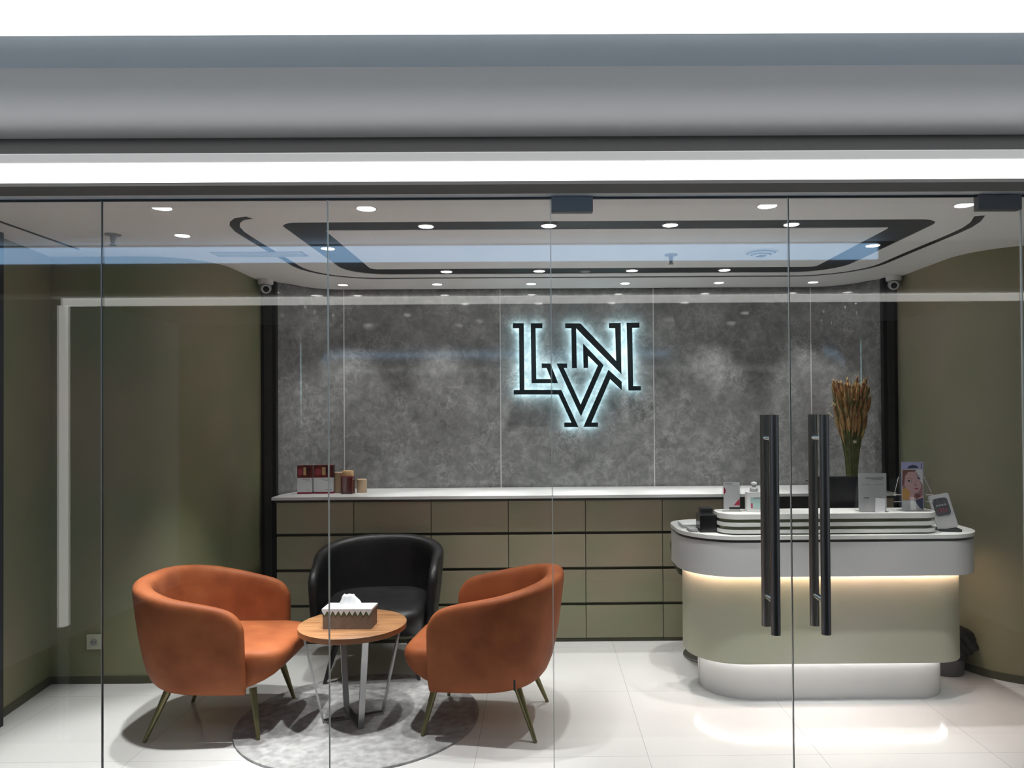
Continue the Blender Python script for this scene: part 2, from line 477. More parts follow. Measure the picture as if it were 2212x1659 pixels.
inner = prism('ceiling_panel', [ring_in], CZ, CZ + 0.003, M['ceiling'], c_main)
back = box('recess_backing', -3.0, XR, GY, 5.9, CZ + 0.0032, CZ + 0.05, M['black'], c_main)

# ================================================================== CORRIDOR SIDE (in front of the glass)
SZ = 2.385
struct(box('ceiling_soffit', -3.4, 3.4, 1.97, GY + 0.03, SZ, SZ + 0.05, M['soffit']), 'flat grey soffit outside over the glass front')
struct(box('trim_8', -3.4, 3.4, GY - 0.004, GY + 0.10, SZ - 0.004, CZ + 0.12, M['corridor']), 'head beam over the glass')
# lintel: lower member that carries the light tube, recess, fascia
lz = lambda q: 1.6 + q
struct(box('trim_9', -3.4, 3.4, 1.70, 1.80, lz(.577), lz(.601), M['corridor'], bev=0.003), 'grey metal lintel member above the light tube')
struct(box('trim_10', -3.4, 3.4, 1.87, 1.95, lz(.577), 2.5, M['corridor_shade']), 'recess above the lintel with shade put into its colour')
bm = bmesh.new()
prof = [(1.80, lz(.845)), (1.80, lz(.735)), (1.802, lz(.722)), (1.808, lz(.711)), (1.82, lz(.702)), (1.84, lz(.698)), (1.87, lz(.698)), (1.87, lz(.845))]
A = [bm.verts.new((-3.4, y, z)) for y, z in prof]; B = [bm.verts.new((3.4, y, z)) for y, z in prof]
for i in range(len(prof)):
    j = (i + 1) % len(prof); bm.faces.new([A[i], A[j], B[j], B[i]])
bm.faces.new(A); bm.faces.new(B[::-1])
o = link_bm('wall_fascia', bm, M['corridor']); shade_auto(o, 50); struct(o, 'grey metal fascia with rounded lower edge')
struct(box('ceiling_strip', -3.4, 3.4, 1.567, 1.81, lz(.844), lz(.90), M['corridor_blue_glow']), 'narrow ceiling strip with blue glow put into its colour')
struct(box('ceiling_corridor', -3.4, 3.4, -1.6, 1.15, lz(.844), lz(.90), M['corridor']), 'corridor ceiling')
struct(box('wall_opposite_unseen', -3.4, 3.4, -1.7, -1.6, 0, 2.5, M['corridor_wall_unseen']), 'unseen corridor wall added to keep the glass reflection dark')  # unseen wall behind the camera, added so the glass mirrors something dark
p = thing('ceiling_light_panel', 'long blue-white luminous ceiling panel at the very top of the picture', 'ceiling light', (0, 1.358, lz(.80)))
box('diffuser', -3.38, 3.38, -0.202, 0.202, 0.0, 0.03, M['panel'], p)
box('housing', -3.4, 3.4, -0.206, 0.206, 0.031, 0.10, M['corridor'], p)
p = thing('cove_light', 'blue white light strip behind the lintel, mirrored as a pale blue band in the glass', 'light', (0, 1.957, 0))
box('strip', -3.38, 1.58, -0.006, 0.006, lz(.703), lz(.776), M['blue_led'], p)
p = thing('light_tube', 'white horizontal light tube running across above the glass front', 'light', (0, 1.715, lz(.5415)))
box('tube', -2.36, 2.9, -0.017, 0.017, 0.0, 0.0345, M['tube'], p, bev=0.003)
for i, (x, lb) in enumerate(((-2.36, 'left'), (2.9, 'right'))):
    p = thing('light_upright', 'white upright light tube at the %s end of the shopfront, seen mirrored in the glass' % lb, 'light', (x, 1.715, 0))
    box('tube', -0.017, 0.017, -0.017, 0.017, 0.56, lz(.5415), M['tube_leg'], p)
    box('post', -0.017, 0.017, -0.016, 0.016, 0.0, 0.56, M['corridor'], p)

# --- glass front
def pane(name, x0, x1, label, e0=None, e1=None):
    bm = bmesh.new(); add_box(bm, x0 + 0.0018, x1 - 0.0018, GY - 0.004, GY + 0.004, 0.012, SZ - 0.004)
    o = link_bm(name, bm, M['glass'])
    for x, mm in ((x0 + 0.0013, e0), (x1 - 0.0013, e1)):
        if mm: box('glass_edge', x - 0.0007, x + 0.0007, GY - 0.0042, GY + 0.0042, 0.012, SZ - 0.004, mm, o)
    return struct(o, label)
GE, GD = M['glass_edge'], M['glass_edge_dark']
pane('window_1', -2.68, -1.590, 'clear fixed glass panel at the far left', None, GE)
pane('window_2', -1.590, -0.770, 'clear fixed glass panel in front of the left orange chair', GD, GE)
pane('window_3', -0.770, 0.042, 'clear fixed glass panel in front of the coffee table', GE, GE)
d1 = pane('door_1', 0.042, 0.913, 'left leaf of the frameless glass double door', GE, GE)
d2 = pane('door_2', 0.913, 1.768, 'right leaf of the frameless glass double door', GD, GE)
pane('window_4', 1.768, XR - 0.01, 'clear fixed glass panel at the far right', GE, None)
struct(box('trim_11', -2.69, XR, GY - 0.006, GY + 0.006, SZ - 0.007, SZ - 0.001, M['black']), 'thin dark gasket along the top of the glass')
struct(box('trim_12', -2.69, XR, GY - 0.02, GY + 0.02, 0, 0.012, M['dark_steel']), 'floor track of the glass front')
def patch(door, x0, x1):
    p = box('patch_fitting', x0, x1, GY - 0.017, GY + 0.017, SZ - 0.057, SZ - 0.004, M['patch_steel'], door, bev=0.002)
    return p
patch(d1, 0.046, 0.197)
patch(d2, 1.605, 1.764)
def handle(door, x):
    h = bpy.data.objects.new('door_handle', None); C.objects.link(h); h.parent = door; h.location = (x, GY, 0)
    for s in (-1, 1):
        tube('handle_bar', (0, s * 0.056, 0.800), (0, s * 0.056, 1.584), 0.0168, M['dark_steel'], h, n=24)
    for z in (0.915, 1.498):
        tube('standoff', (0, -0.045, z), (0, 0.045, z), 0.0115, M['chrome'], h, n=16)
handle(d1, 0.835)
handle(d2, 1.015)

# ================================================================== LIGHTING FIXTURES
lamp_near = [(-1.73, 3.40, 'far left of the four large ones nearest the glass'), (-0.80, 3.43, 'second from left of the four large ones nearest the glass'),
             (1.06, 3.42, 'third from left of the four large ones nearest the glass'), (1.98, 3.42, 'far right of the four large ones nearest the glass')]
lamp_solo = [(-1.89, 3.93, 'on its own above the left orange chair')]
lamp_ring = [(-0.575, 3.765, 'front side of the black ceiling ring, leftmost'), (0.05, 3.765, 'front side of the black ceiling ring, second from left'),
             (0.67, 3.765, 'front side of the black ceiling ring, third from left'), (1.29, 3.765, 'front side of the black ceiling ring, rightmost'),
             (-1.215, 4.26, 'left side of the black ceiling ring'), (1.93, 4.26, 'right side of the black ceiling ring'),
             (-0.625, 4.98, 'rear side of the black ceiling ring, leftmost'), (0.0, 4.98, 'rear side of the black ceiling ring, second from left'),
             (0.625, 4.98, 'rear side of the black ceiling ring, third from left'), (1.25, 4.98, 'rear side of the black ceiling ring, rightmost')]
lamp_back = [(-1.45, 5.47), (-0.755, 5.47), (-0.06, 5.47), (0.635, 5.47), (1.33, 5.47), (2.03, 5.47)]
first_lamp = [None]
def downlight(x, y, label, group, r, watt, z=CZ, size=50):
    if first_lamp[0] is None:
        t = thing('ceiling_downlight', label, 'ceiling light', (x, y, z), 0, group)
        lathe('lens', [(0.0, -0.002), (0.86, -0.002), (0.86, 0.004), (0.0, 0.004)], M['lamp'], t, 32)
        lathe('trim_ring', [(0.88, 0.004), (0.88, -0.003), (0.93, -0.004), (1.0, -0.001), (1.0, 0.004)], M['lamp_ring'], t, 32)
        for c in t.children: c.scale = (r, r, 1)
        first_lamp[0] = t
    else:
        t = copy_tree(first_lamp[0]); t.location = (x, y, z)
        tag(t, label, 'ceiling light', group)
        for c in t.children: c.scale = (r, r, 1)
    ld = bpy.data.lights.new('downlight_beam', 'SPOT')
    ld.energy = watt; ld.spot_size = R(size); ld.spot_blend = 0.6 if size < 60 else 0.95; ld.shadow_soft_size = r * 0.6
    ld.color = (1.0, 0.995, 0.975)
    lo = bpy.data.objects.new('downlight_beam', ld); C.objects.link(lo)
    lo.location = (x, y, z - 0.012)
    return t
for x, y, s in lamp_near: downlight(x, y, 'recessed downlight, ' + s, 'front row downlights', 0.049, SPOT_W * (2.6 if x < -1.5 else (1.9 if x < 0 else 1.1)))
for x, y, s in lamp_solo: downlight(x, y, 'round recessed downlight ' + s, None, 0.042, SPOT_W * 1.7)
for x, y, s in lamp_ring: downlight(x, y, 'round downlight in the ' + s, 'downlights in the black ring', 0.042, SPOT_W * 0.85, CZ)
for i, (x, y) in enumerate(lamp_back):
    downlight(x, y, 'small downlight in the row closest to the stone wall, %s from the left' % ('first', 'second', 'third', 'fourth', 'fifth', 'last')[i],
              'wall washing downlights', 0.040, WASH_W, size=66)

# sprinklers, vents, detector
def sprinkler(x, y, label):
    t = thing('sprinkler_head', label, 'sprinkler', (x, y, CZ), 0, None)
    lathe('escutcheon', [(0.0, 0.002), (0.04, 0.002), (0.038, -0.006), (0.0, -0.008)], M['grey_plastic'], t, 24)
    lathe('nozzle', [(0.016, -0.006), (0.013, -0.03), (0.009, -0.05), (0.0, -0.05)], M['steel'], t, 16)
    lathe('deflector', [(0.0, -0.052), (0.016, -0.054), (0.016, -0.058), (0.0, -0.058)], M['steel'], t, 16)
sprinkler(-2.24, 3.90, 'small metal sprinkler head in the ceiling above the left wall')
sprinkler(0.80, 4.48, 'small metal sprinkler head inside the white ceiling panel')
t = thing('ceiling_diffuser', 'round white air diffuser in the inner ceiling panel', 'vent', (1.33, 4.42, CZ))
for i, (r0, r1, zz) in enumerate(((0.085, 0.10, 0.0), (0.06, 0.078, -0.010), (0.032, 0.05, -0.020))):
    lathe('louvre_ring', [(r0, zz + 0.001), (r0, zz - 0.006), (r1, zz - 0.002), (r1, zz + 0.001)], M['white_plastic'], t, 32)
lathe('core', [(0.0, 0.0), (0.014, 0.0), (0.014, -0.03), (0.0, -0.03)], M['grey_plastic'], t, 16)
t = thing('smoke_detector', 'flat round detector on the rear of the black ceiling ring', 'detector', (0.31, 4.98, CZ))
lathe('cover', [(0.0, 0.004), (0.035, 0.004), (0.033, -0.008), (0.0, -0.012)], M['grey_plastic'], t, 24)
t = thing('linear_air_vent', 'long slatted air vent crossed by the left ceiling slot', 'vent', (-1.62, 4.40, CZ))
bm = bmesh.new()
for k in range(4): add_box(bm, -0.30, 0.22, -0.055 + k * 0.032, -0.055 + k * 0.032 + 0.016, -0.007, 0.0)
link_bm('slats', bm, M['white_plastic'], t)
box('back_plate', -0.31, 0.23, -0.06, 0.065, -0.002, 0.0, M['grey_plastic'], t)

# dome cameras
def dome(x, y, label, face):
    t = thing('security_camera', label, 'camera', (x, y, CZ), 0, 'dome cameras at the wall corners')
    lathe('base', [(0.0, 0.0), (0.052, 0.0), (0.052, -0.03), (0.045, -0.036), (0.0, -0.036)], M['white_plastic'], t, 28)
    bm = bmesh.new(); add_lathe(bm, [(0.0, -0.038)] + [(0.04 * math.sin(R(a)), 0.04 * math.cos(R(a))) for a in range(8, 180, 12)] + [(0.0, -0.04)], 24)
    b = link_bm('head', bm, M['grey_plastic'], t, (0, 0, -0.062), smooth=True)
    e = tube('lens_ring', (0, 0, 0), (face * 0.006, -0.012, -0.004), 0.030, M['white_plastic'], t, n=24, loc=(face * 0.012, -0.030, -0.070))
    tube('lens', (0, 0, 0), (face * 0.006, -0.010, -0.004), 0.021, M['black_gloss'], t, n=24, loc=(face * 0.017, -0.040, -0.0733))
dome(-1.935, 5.24, 'grey dome security camera at the left corner of the stone wall', 1)
dome(2.52, 5.24, 'grey dome security camera at the right corner of the stone wall', -1)

# wall socket
t = thing('wall_socket', 'square pale power socket low on the left olive wall', 'socket', (-2.665, 4.45, 0.25))
box('cover_plate', -0.045, 0.045, -0.010, 0.0, -0.045, 0.045, M['socket'], t, bev=0.003)
tube('socket_well', (0, -0.0115, 0), (0, -0.009, 0), 0.021, M['grey_plastic'], t, n=24)
bm = bmesh.new()
for s in (-1, 1): add_tube(bm, (s * 0.009, -0.0135, 0), (s * 0.009, -0.010, 0), 0.003, n=8)
link_bm('pin_holes', bm, M['black'], t)

# ================================================================== BACK COUNTER AND CABINETS
cols = [-1.84 + 0.5375 * i for i in range(9)]
cols[8] = 2.47
ordn = ['first', 'second', 'third', 'fourth', 'fifth', 'sixth', 'seventh', 'eighth']
CF = 5.17
for i in range(8):
    x0, x1 = cols[i], cols[i + 1]
    dark = i >= 7
    t = thing('drawer_cabinet', 'four drawer olive cabinet under the white counter, %s from the left' % ordn[i], 'cabinet', (x0, CF, 0), 0, 'olive cabinets under the counter')
    wdt = x1 - x0
    bdep = 0.52 if 0 < i < 7 else 0.17
    box('carcass', 0.001, wdt - 0.001, 0.018, bdep, 0.0, 0.982, M['cabinet_dark'], t)
    for k in range(4):
        z0 = 0.022 + 0.2465 * k
        mm = M['grey_front'] if (i == 6 and k == 3) else M['cabinet']
        d = box('drawer', 0.0022, wdt - 0.0022, 0.0, 0.016, z0 + 0.004, z0 + 0.230, mm, t, bev=0.0012)
        box('plinth', 0.001, wdt - 0.001, 0.004, 0.017, 0.0, 0.022, M['skirt'], t) if k == 0 else None
# white continuous top following the curved wall
top_poly = [(-1.865, 5.145), (2.475, 5.145), (2.475, 5.33)] + arc(2.10, 5.36, 0.352, 20, 90, 10) + arc(-1.50, 5.37, 0.342, 90, 160, 10) + [(-1.865, 5.33)]
o = prism('counter', [top_poly], 1.0, 1.022, M['counter'], bev=0.002)
tag(o, 'long white stone counter top running along the grey stone wall', 'counter')
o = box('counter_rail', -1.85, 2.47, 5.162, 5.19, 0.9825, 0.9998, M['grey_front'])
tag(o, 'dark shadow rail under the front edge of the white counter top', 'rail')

# ================================================================== LOGO
t = thing('wall_logo_sign', 'large dark interlocked LVN letters with a pale cyan halo on the stone wall', 'sign', (0, 5.70, 0))
LET = [
 [(272,212),(403,212),(405,1006),(845,1008),(1047,1452),(878,1452),(878,1397),(962,1397),(812,1063),(277,1063),(277,1010),(347,1008),(345,270),(272,270)],
 [(485,212),(625,212),(625,270),(543,270),(548,878),(722,878),(672,746),(613,746),(613,692),(718,692),(808,928),(490,928)],
 [(790,692),(917,692),(917,746),(877,746),(1075,1182),(1285,715),(1167,598),(1167,745),(1113,745),(1108,452),(1352,710),(1077,1325)],
 [(897,213),(1080,213),(1503,662),(1495,268),(1422,268),(1422,210),(1560,208),(1565,818),(1028,270),(1033,748),(975,748),(970,270),(897,270)],
 [(1410,768),(1567,910),(1567,1010),(1430,878),(1202,1397),(1280,1397),(1280,1450),(1106,1450)],
 [(1632,205),(1785,203),(1785,262),(1698,265),(1703,962),(1795,962),(1795,1015),(1648,1015)]]
def lp(u, v):
    px, py = 1060 + u * 0.18087, 660 + v * 0.18083
    return ((px - 1167) * 5.67 / 1600.0, 1.6 + (890 - 0.007 * (px - 1167) - py) * 5.67 / 1600.0)
def inset(poly, d):
    n = len(poly); area = sum(poly[i][0] * poly[(i + 1) % n][1] - poly[(i + 1) % n][0] * poly[i][1] for i in range(n))
    s = 1 if area > 0 else -1
    out = []
    for i in range(n):
        a, b, c = Vector(poly[i - 1]), Vector(poly[i]), Vector(poly[(i + 1) % n])
        e1 = (b - a).normalized(); e2 = (c - b).normalized()
        n1 = Vector((-e1.y, e1.x)) * s; n2 = Vector((-e2.y, e2.x)) * s
        k = (n1 + n2); l = k.length
        if l < 1e-4: out.append(tuple(b)); continue
        k /= l; cosh = max(k.dot(n1), 0.45)
        q = b + k * (d / cosh); out.append((q.x, q.y))
    return out
for poly in LET:
    P = [lp(*q) for q in poly]
    st = prism('letter_stroke', [P], -0.040, -0.018, M['sign_face'], t, axis='Y')
    prism('halo_light', [inset(P, 0.004)], -0.0175, -0.0145, M['halo'], st, axis='Y')

# ================================================================== RECEPTION DESK
t = thing('reception_desk', 'rounded reception desk with sage body, grey band and lit white plinth', 'reception desk', (0, 0, 0))
def slab(name, x0, x1, y0, y1, z0, z1, m, rl, rr, bev=0.0, par=t, yb=None):
    o = prism(name, [rrect(x0, x1, y0, y1, (rl, rr, rr * 0.6, rl * 0.6), 16)], z0, z1, m, par)
    if bev:
        b = o.modifiers.new('bevel', 'BEVEL'); b.width = bev; b.segments = 3; b.limit_method = 'ANGLE'; b.angle_limit = R(50)
    shade_auto(o, 35)
    return o
slab('plinth', 0.918, 2.285, 4.10, 4.50, 0.0, 0.222, M['desk_base'], 0.27, 0.20)
slab('body', 0.832, 2.345, 4.02, 4.53, 0.224, 0.716, M['desk_body'], 0.28, 0.18)
slab('band', 0.772, 2.395, 3.93, 4.56, 0.716, 0.898, M['desk_band'], 0.30, 0.22)
slab('groove', 0.780, 2.387, 3.938, 4.55, 0.898, 0.913, M['groove'], 0.30, 0.22)
slab('worktop', 0.768, 2.400, 3.925, 4.56, 0.913, 0.934, M['desk_top'], 0.30, 0.22, 0.003)
slab('warm_light_strip', 0.806, 2.366, 3.992, 4.50, 0.7085, 0.7155, M['warm_led'], 0.29, 0.20)
slab('plinth_light_strip', 0.893, 2.308, 4.070, 4.50, 0.2165, 0.2235, M['cool_led'], 0.28, 0.21)
rs = slab('riser', 0.975, 2.135, 3.972, 4.16, 0.934, 1.024, M['riser_groove'], 0.09, 0.09)
for z0, z1 in ((0.942, 0.961), (0.979, 0.999), (1.018, 1.046)):
    slab('riser_slab', 0.962, 2.150, 3.955, 4.175, z0, z1, M['desk_top'], 0.10, 0.10, 0.002, rs)
RT = 1.046   # top of riser
WT = 0.934   # desk worktop

# --- things on the desk
def card(name, w_, h_, m, par, th=0.0016, y=0.0, z=0.0, x=0.0, mats=None, shapes=()):
    """upright card facing -Y; shapes: (polygon in card coordinates 0..1, material index) printed on the front"""
    bm = bmesh.new(); add_box(bm, x - w_ / 2, x + w_ / 2, y, y + th, z, z + h_)
    for k, (pl, mi) in enumerate(shapes):
        P = [(x - w_ / 2 + u * w_, z + v * h_) for u, v in pl]
        add_prism(bm, [P], y - 0.0003 - 0.00015 * k, y - 0.00005, mi, axis='Y')
    return link_bm(name, bm, mats or m, par)
def el(cx, cy, rx, ry, a=0, n=20):
    return [(cx + rx * math.cos(2 * PI * i / n) * math.cos(a) - ry * math.sin(2 * PI * i / n) * math.sin(a),
             cy + rx * math.cos(2 * PI * i / n) * math.sin(a) + ry * math.sin(2 * PI * i / n) * math.cos(a)) for i in range(n)]
def q(x0, x1, y0, y1): return [(x0, y0), (x1, y0), (x1, y1), (x0, y1)]

# small acrylic sign, left
t = thing('sign_holder', 'small clear upright sign with a magenta and white card, left on the desk', 'sign', (1.050, 4.07, RT), R(-4))
card('card', 0.088, 0.150, None, t, y=0.004, z=0.010, mats=[M['paper'], M['print_grey'], M['red'], M['black']],
     shapes=[(q(0.12, 0.55, 0.93, 0.955), 1), (q(0.3, 0.8, 0.86, 0.868), 1), ([(0.0, 0.55), (0.10, 0.60), (0.15, 0.68), (0.10, 0.77), (0.0, 0.83)], 2),
             ([(0.62, 0.16), (1.0, 0.16), (0.98, 0.40)], 2), (q(0.34, 1.0, 0.0, 0.09), 3)])
box('acrylic_front', -0.052, 0.052, -0.001, 0.001, 0.0, 0.178, M['acrylic'], t)
box('acrylic_back', -0.052, 0.052, 0.009, 0.011, 0.0, 0.178, M['acrylic'], t)
box('foot', -0.052, 0.052, -0.02, 0.03, 0.0, 0.003, M['acrylic'], t)
# hand sanitizer
t = thing('sanitizer_bottle', 'squat white pump bottle with pale teal label between the small sign and the door handle', 'bottle', (1.172, 4.07, RT))
prism('bottle_body', [rrect(-0.046, 0.046, -0.028, 0.028, 0.016, 5)], 0.0, 0.108, M['white_plastic'], t, bev=0.006, smooth=True)
lathe('cap', [(0.020, 0.108), (0.022, 0.112), (0.022, 0.128), (0.012, 0.132), (0.010, 0.146), (0.017, 0.150), (0.015, 0.160), (0.0, 0.163)], M['white_plastic'], t, 20)
bm = bmesh.new(); add_box(bm, -0.026, 0.034, -0.0292, -0.028, 0.022, 0.080, 0); add_box(bm, -0.024, -0.016, -0.0298, -0.029, 0.022, 0.048, 1); add_box(bm, -0.012, 0.032, -0.0298, -0.029, 0.074, 0.079, 2)
link_bm('label_print', bm, [M['teal_print'], M['red'], M['print_grey']], t)
# black monitor
t = thing('computer_monitor', 'wide low black monitor seen from behind on the reception desk', 'monitor', (1.815, 4.36, WT), 0)
box('screen_back', -0.215, 0.215, -0.015, 0.015, 0.035, 0.275, M['black_gloss'], t, bev=0.006)
box('neck', -0.03, 0.03, 0.0, 0.03, 0.006, 0.12, M['black'], t)
prism('foot', [rrect(-0.11, 0.11, -0.06, 0.08, 0.03, 6)], 0.0, 0.008, M['black'], t)
prism('rear_marking', [el(0.145, 0.095, 0.022, 0.012)], -0.0162, -0.0155, M['grey_front'], t, axis='Y')
# tablet leaning behind
t = thing('tablet_stand', 'thin black edged tablet lying tilted on the white counter behind the door handles', 'tablet', (2.06, 5.38, 1.022))
bm = bmesh.new()
add_box(bm, -0.11, 0.12, -0.08, 0.08, 0.0, 0.008)
o = link_bm('tablet_body', bm, M['black'], t); o.rotation_euler = (0, R(14), 0); o.location = (0, 0, 0.03)
bm = bmesh.new(); add_box(bm, -0.102, 0.112, -0.072, 0.072, 0.0082, 0.0095)
o2 = link_bm('display_glass', bm, M['paper'], o)
box('rest', -0.09, -0.07, -0.06, 0.06, 0.0, 0.05, M['black'], t)
# sign with two square marks
t = thing('acrylic_notice_stand', 'pale grey upright acrylic notice beside the brochure holder', 'sign', (1.805, 4.02, RT), R(3))
card('notice_sheet', 0.156, 0.206, None, t, y=0.002, z=0.002, mats=[M['paper'], M['print_grey'], M['grey_plastic']],
     shapes=[(q(0.25, 0.9, 0.86, 0.885), 2), (q(0.45, 0.86, 0.82, 0.835), 2), (q(0.12, 0.42, 0.70, 0.712), 2), (q(0.58, 0.88, 0.70, 0.712), 2), (q(0.18, 0.38, 0.34, 0.37), 1), (q(0.62, 0.80, 0.34, 0.36), 2)])
box('acrylic_front', -0.080, 0.080, -0.001, 0.001, 0.0, 0.21, M['acrylic'], t)
box('acrylic_foot', -0.080, 0.080, -0.03, 0.045, 0.0, 0.003, M['acrylic'], t)
bm = bmesh.new(); v = [(-0.08, 0.004, 0.2), (0.08, 0.004, 0.2), (0.08, 0.05, 0.0), (-0.08, 0.05, 0.0)]
vs = [bm.verts.new(p) for p in v]; vs2 = [bm.verts.new((p[0], p[1] + 0.002, p[2])) for p in v]
bm.faces.new(vs); bm.faces.new(vs2[::-1])
for i in range(4): bm.faces.new([vs[i], vs[(i + 1) % 4], vs2[(i + 1) % 4], vs2[i]])
link_bm('acrylic_back', bm, M['acrylic'], t)
t = thing('name_card', 'small blank white card leaning in front of the grey notice', 'card', (1.822, 3.972, RT), R(4))
o = box('card', -0.028, 0.028, 0.0, 0.0015, 0.0, 0.078, M['paper'], t); o.rotation_euler = (R(-10), R(8), 0)
# brochure holder with portrait brochures
t = thing('brochure_holder', 'clear acrylic leaflet holder with angled side wings', 'leaflet holder', (2.035, 4.04, RT), R(-3))
box('back_wall', -0.064, 0.064, 0.030, 0.032, 0.0, 0.20, M['acrylic'], t)
box('front_wall', -0.064, 0.064, -0.020, -0.018, 0.0, 0.075, M['acrylic'], t)
box('base_plate', -0.075, 0.095, -0.045, 0.045, 0.0, 0.003, M['acrylic'], t)
bm = bmesh.new(); add_box(bm, -0.116, -0.066, 0.02, 0.022, 0.03, 0.175)
link_bm('side_wing', bm, M['acrylic'], t)
bm = bmesh.new(); add_box(bm, 0.066, 0.10, 0.02, 0.022, 0.03, 0.175)
link_bm('side_wing', bm, M['acrylic'], t)
for s in (-1, 1):
    tube('wing_edge', (s * 0.098, 0.0, 0.10), (s * 0.068, 0.02, 0.185), 0.0016, M['trim_line'], t, n=8)
    for z in (0.05, 0.088):
        tube('wing_rail', (s * 0.066, -0.005, z), (s * 0.105, -0.005, z), 0.0018, M['trim_line'], t, n=8)
b1 = thing('brochure', 'taller lilac leaflet with a dark blue arc behind the portrait leaflet', 'leaflet', (2.040, 4.055, RT), R(-3))
card('sheet', 0.118, 0.262, None, b1, z=0.004, mats=[M['lilac'], M['navy']], shapes=[([(0.25, 0.86), (0.80, 0.87), (0.70, 0.92), (0.52, 0.94), (0.36, 0.915)], 1), (q(0.90, 0.93, 0.80, 0.97), 1)])
b2 = thing('brochure', 'front leaflet with a portrait of a red haired woman', 'leaflet', (2.030, 4.035, RT), R(-3))
card('sheet', 0.112, 0.224, None, b2, z=0.004,
     mats=[M['desk_band'], M['skin'], M['hair'], M['blonde'], M['navy'], M['lips'], M['skin_dark'], M['paper']],
     shapes=[(q(0.02, 0.98, 0.24, 0.98), 6), ([(0.0, 0.25), (0.30, 0.24), (0.62, 0.50), (0.45, 0.62), (0.2, 0.56), (0.0, 0.50)], 3),
             ([(0.12, 0.60), (0.16, 0.85), (0.35, 0.96), (0.62, 0.95), (0.84, 0.74), (0.93, 0.58), (0.78, 0.44), (0.55, 0.40), (0.30, 0.47)], 1),
             ([(0.62, 0.98), (0.98, 0.98), (0.98, 0.62), (0.86, 0.72), (0.74, 0.88)], 7),
             ([(0.0, 0.70), (0.06, 0.98), (0.70, 0.98), (0.60, 0.94), (0.30, 0.93), (0.12, 0.82), (0.08, 0.62), (0.0, 0.58)], 2),
             ([(0.30, 0.26), (0.55, 0.26), (0.60, 0.44), (0.42, 0.46)], 1),
             (el(0.36, 0.71, 0.10, 0.022, -0.1), 4), (el(0.80, 0.78, 0.085, 0.020, -0.3), 4), (el(0.40, 0.707, 0.03, 0.014), 7),
             ([(0.22, 0.755), (0.36, 0.785), (0.54, 0.765), (0.36, 0.775)], 2), ([(0.68, 0.835), (0.80, 0.85), (0.90, 0.80), (0.80, 0.84)], 2),
             ([(0.60, 0.72), (0.66, 0.61), (0.74, 0.60), (0.66, 0.59), (0.58, 0.60), (0.62, 0.64)], 6),
             (el(0.68, 0.525, 0.10, 0.020, -0.05), 5),
             ([(0.52, 0.28), (0.62, 0.40), (0.78, 0.40), (0.90, 0.34), (0.70, 0.22)], 2),
             ([(0.60, 0.24), (0.78, 0.30), (0.98, 0.36), (0.98, 0.28), (0.70, 0.18)], 1),
             ([(0.55, 0.24), (0.98, 0.30), (0.98, 0.02), (0.86, 0.05)], 4),
             ([(0.0, 0.24), (0.55, 0.24), (0.70, 0.14), (0.86, 0.04), (0.0, 0.04)], 0),
             (q(0.15, 0.5, 0.175, 0.185), 7)])
# tilted device, right end
t = thing('desk_calendar', 'white tilted stand with rounded dark printed panel at the desk right end', 'desk stand', (2.222, 4.03, WT + 0.002), R(-12))
bm = bmesh.new(); add_prism(bm, [rrect(-0.052, 0.052, 0.0, 0.19, 0.010, 5)], 0.0, 0.012, axis='Y')
o = link_bm('panel', bm, M['desk_band'], t, bev=0.002); o.rotation_euler = (R(-14), R(-12), 0); o.location = (0, 0, 0.014)
bm = bmesh.new(); add_prism(bm, [rrect(-0.040, 0.038, 0.072, 0.168, 0.018, 6)], -0.0015, 0.0, axis='Y')
bm2 = link_bm('printed_panel', bm, M['screen'], o)
bm = bmesh.new()
for k in range(4): add_box(bm, -0.026 + k * 0.014, -0.020 + k * 0.014, -0.0025, -0.0015, 0.090, 0.112)
link_bm('red_print', bm, M['lips'], o)
bm = bmesh.new()
for k in range(4): add_box(bm, -0.028 + k * 0.014, -0.018 + k * 0.014, -0.0025, -0.0015, 0.124, 0.134)
link_bm('grey_print', bm, M['grey_plastic'], o)
box('foot', -0.05, 0.062, -0.020, 0.065, 0.0, 0.012, M['black'], t, bev=0.002)
# black card machine on the left of the worktop
t = thing('card_machine', 'small black box shaped machine on the left end of the desk top', 'machine', (0.915, 4.10, WT))
box('housing', -0.045, 0.05, -0.05, 0.06, 0.0, 0.096, M['black_gloss'], t, bev=0.004)
box('rear_housing', -0.015, 0.05, 0.06, 0.13, 0.0, 0.12, M['black'], t, bev=0.004)
# papers and books
t = thing('paper_stack', 'low pile of white papers lying on the left tip of the desk', 'papers', (0.850, 4.26, WT))
bm = bmesh.new()
for k in range(5):
    add_box(bm, -0.05 + 0.003 * (k % 2), 0.055 - 0.004 * (k % 3), -0.07 + 0.004 * (k % 2), 0.07, k * 0.005, k * 0.005 + 0.004)
link_bm('sheets', bm, M['paper'], t)
t = thing('notebook', 'thin dark notebook with pale pages beside the black machine', 'notebook', (0.862, 4.115, WT))
box('cover', -0.045, 0.0, -0.05, 0.05, 0.0, 0.003, M['black'], t)
box('pages', -0.043, 0.0, -0.048, 0.048, 0.003, 0.014, M['desk_band'], t)
box('upper_cover', -0.045, 0.0, -0.05, 0.05, 0.014, 0.017, M['grey_plastic'], t)

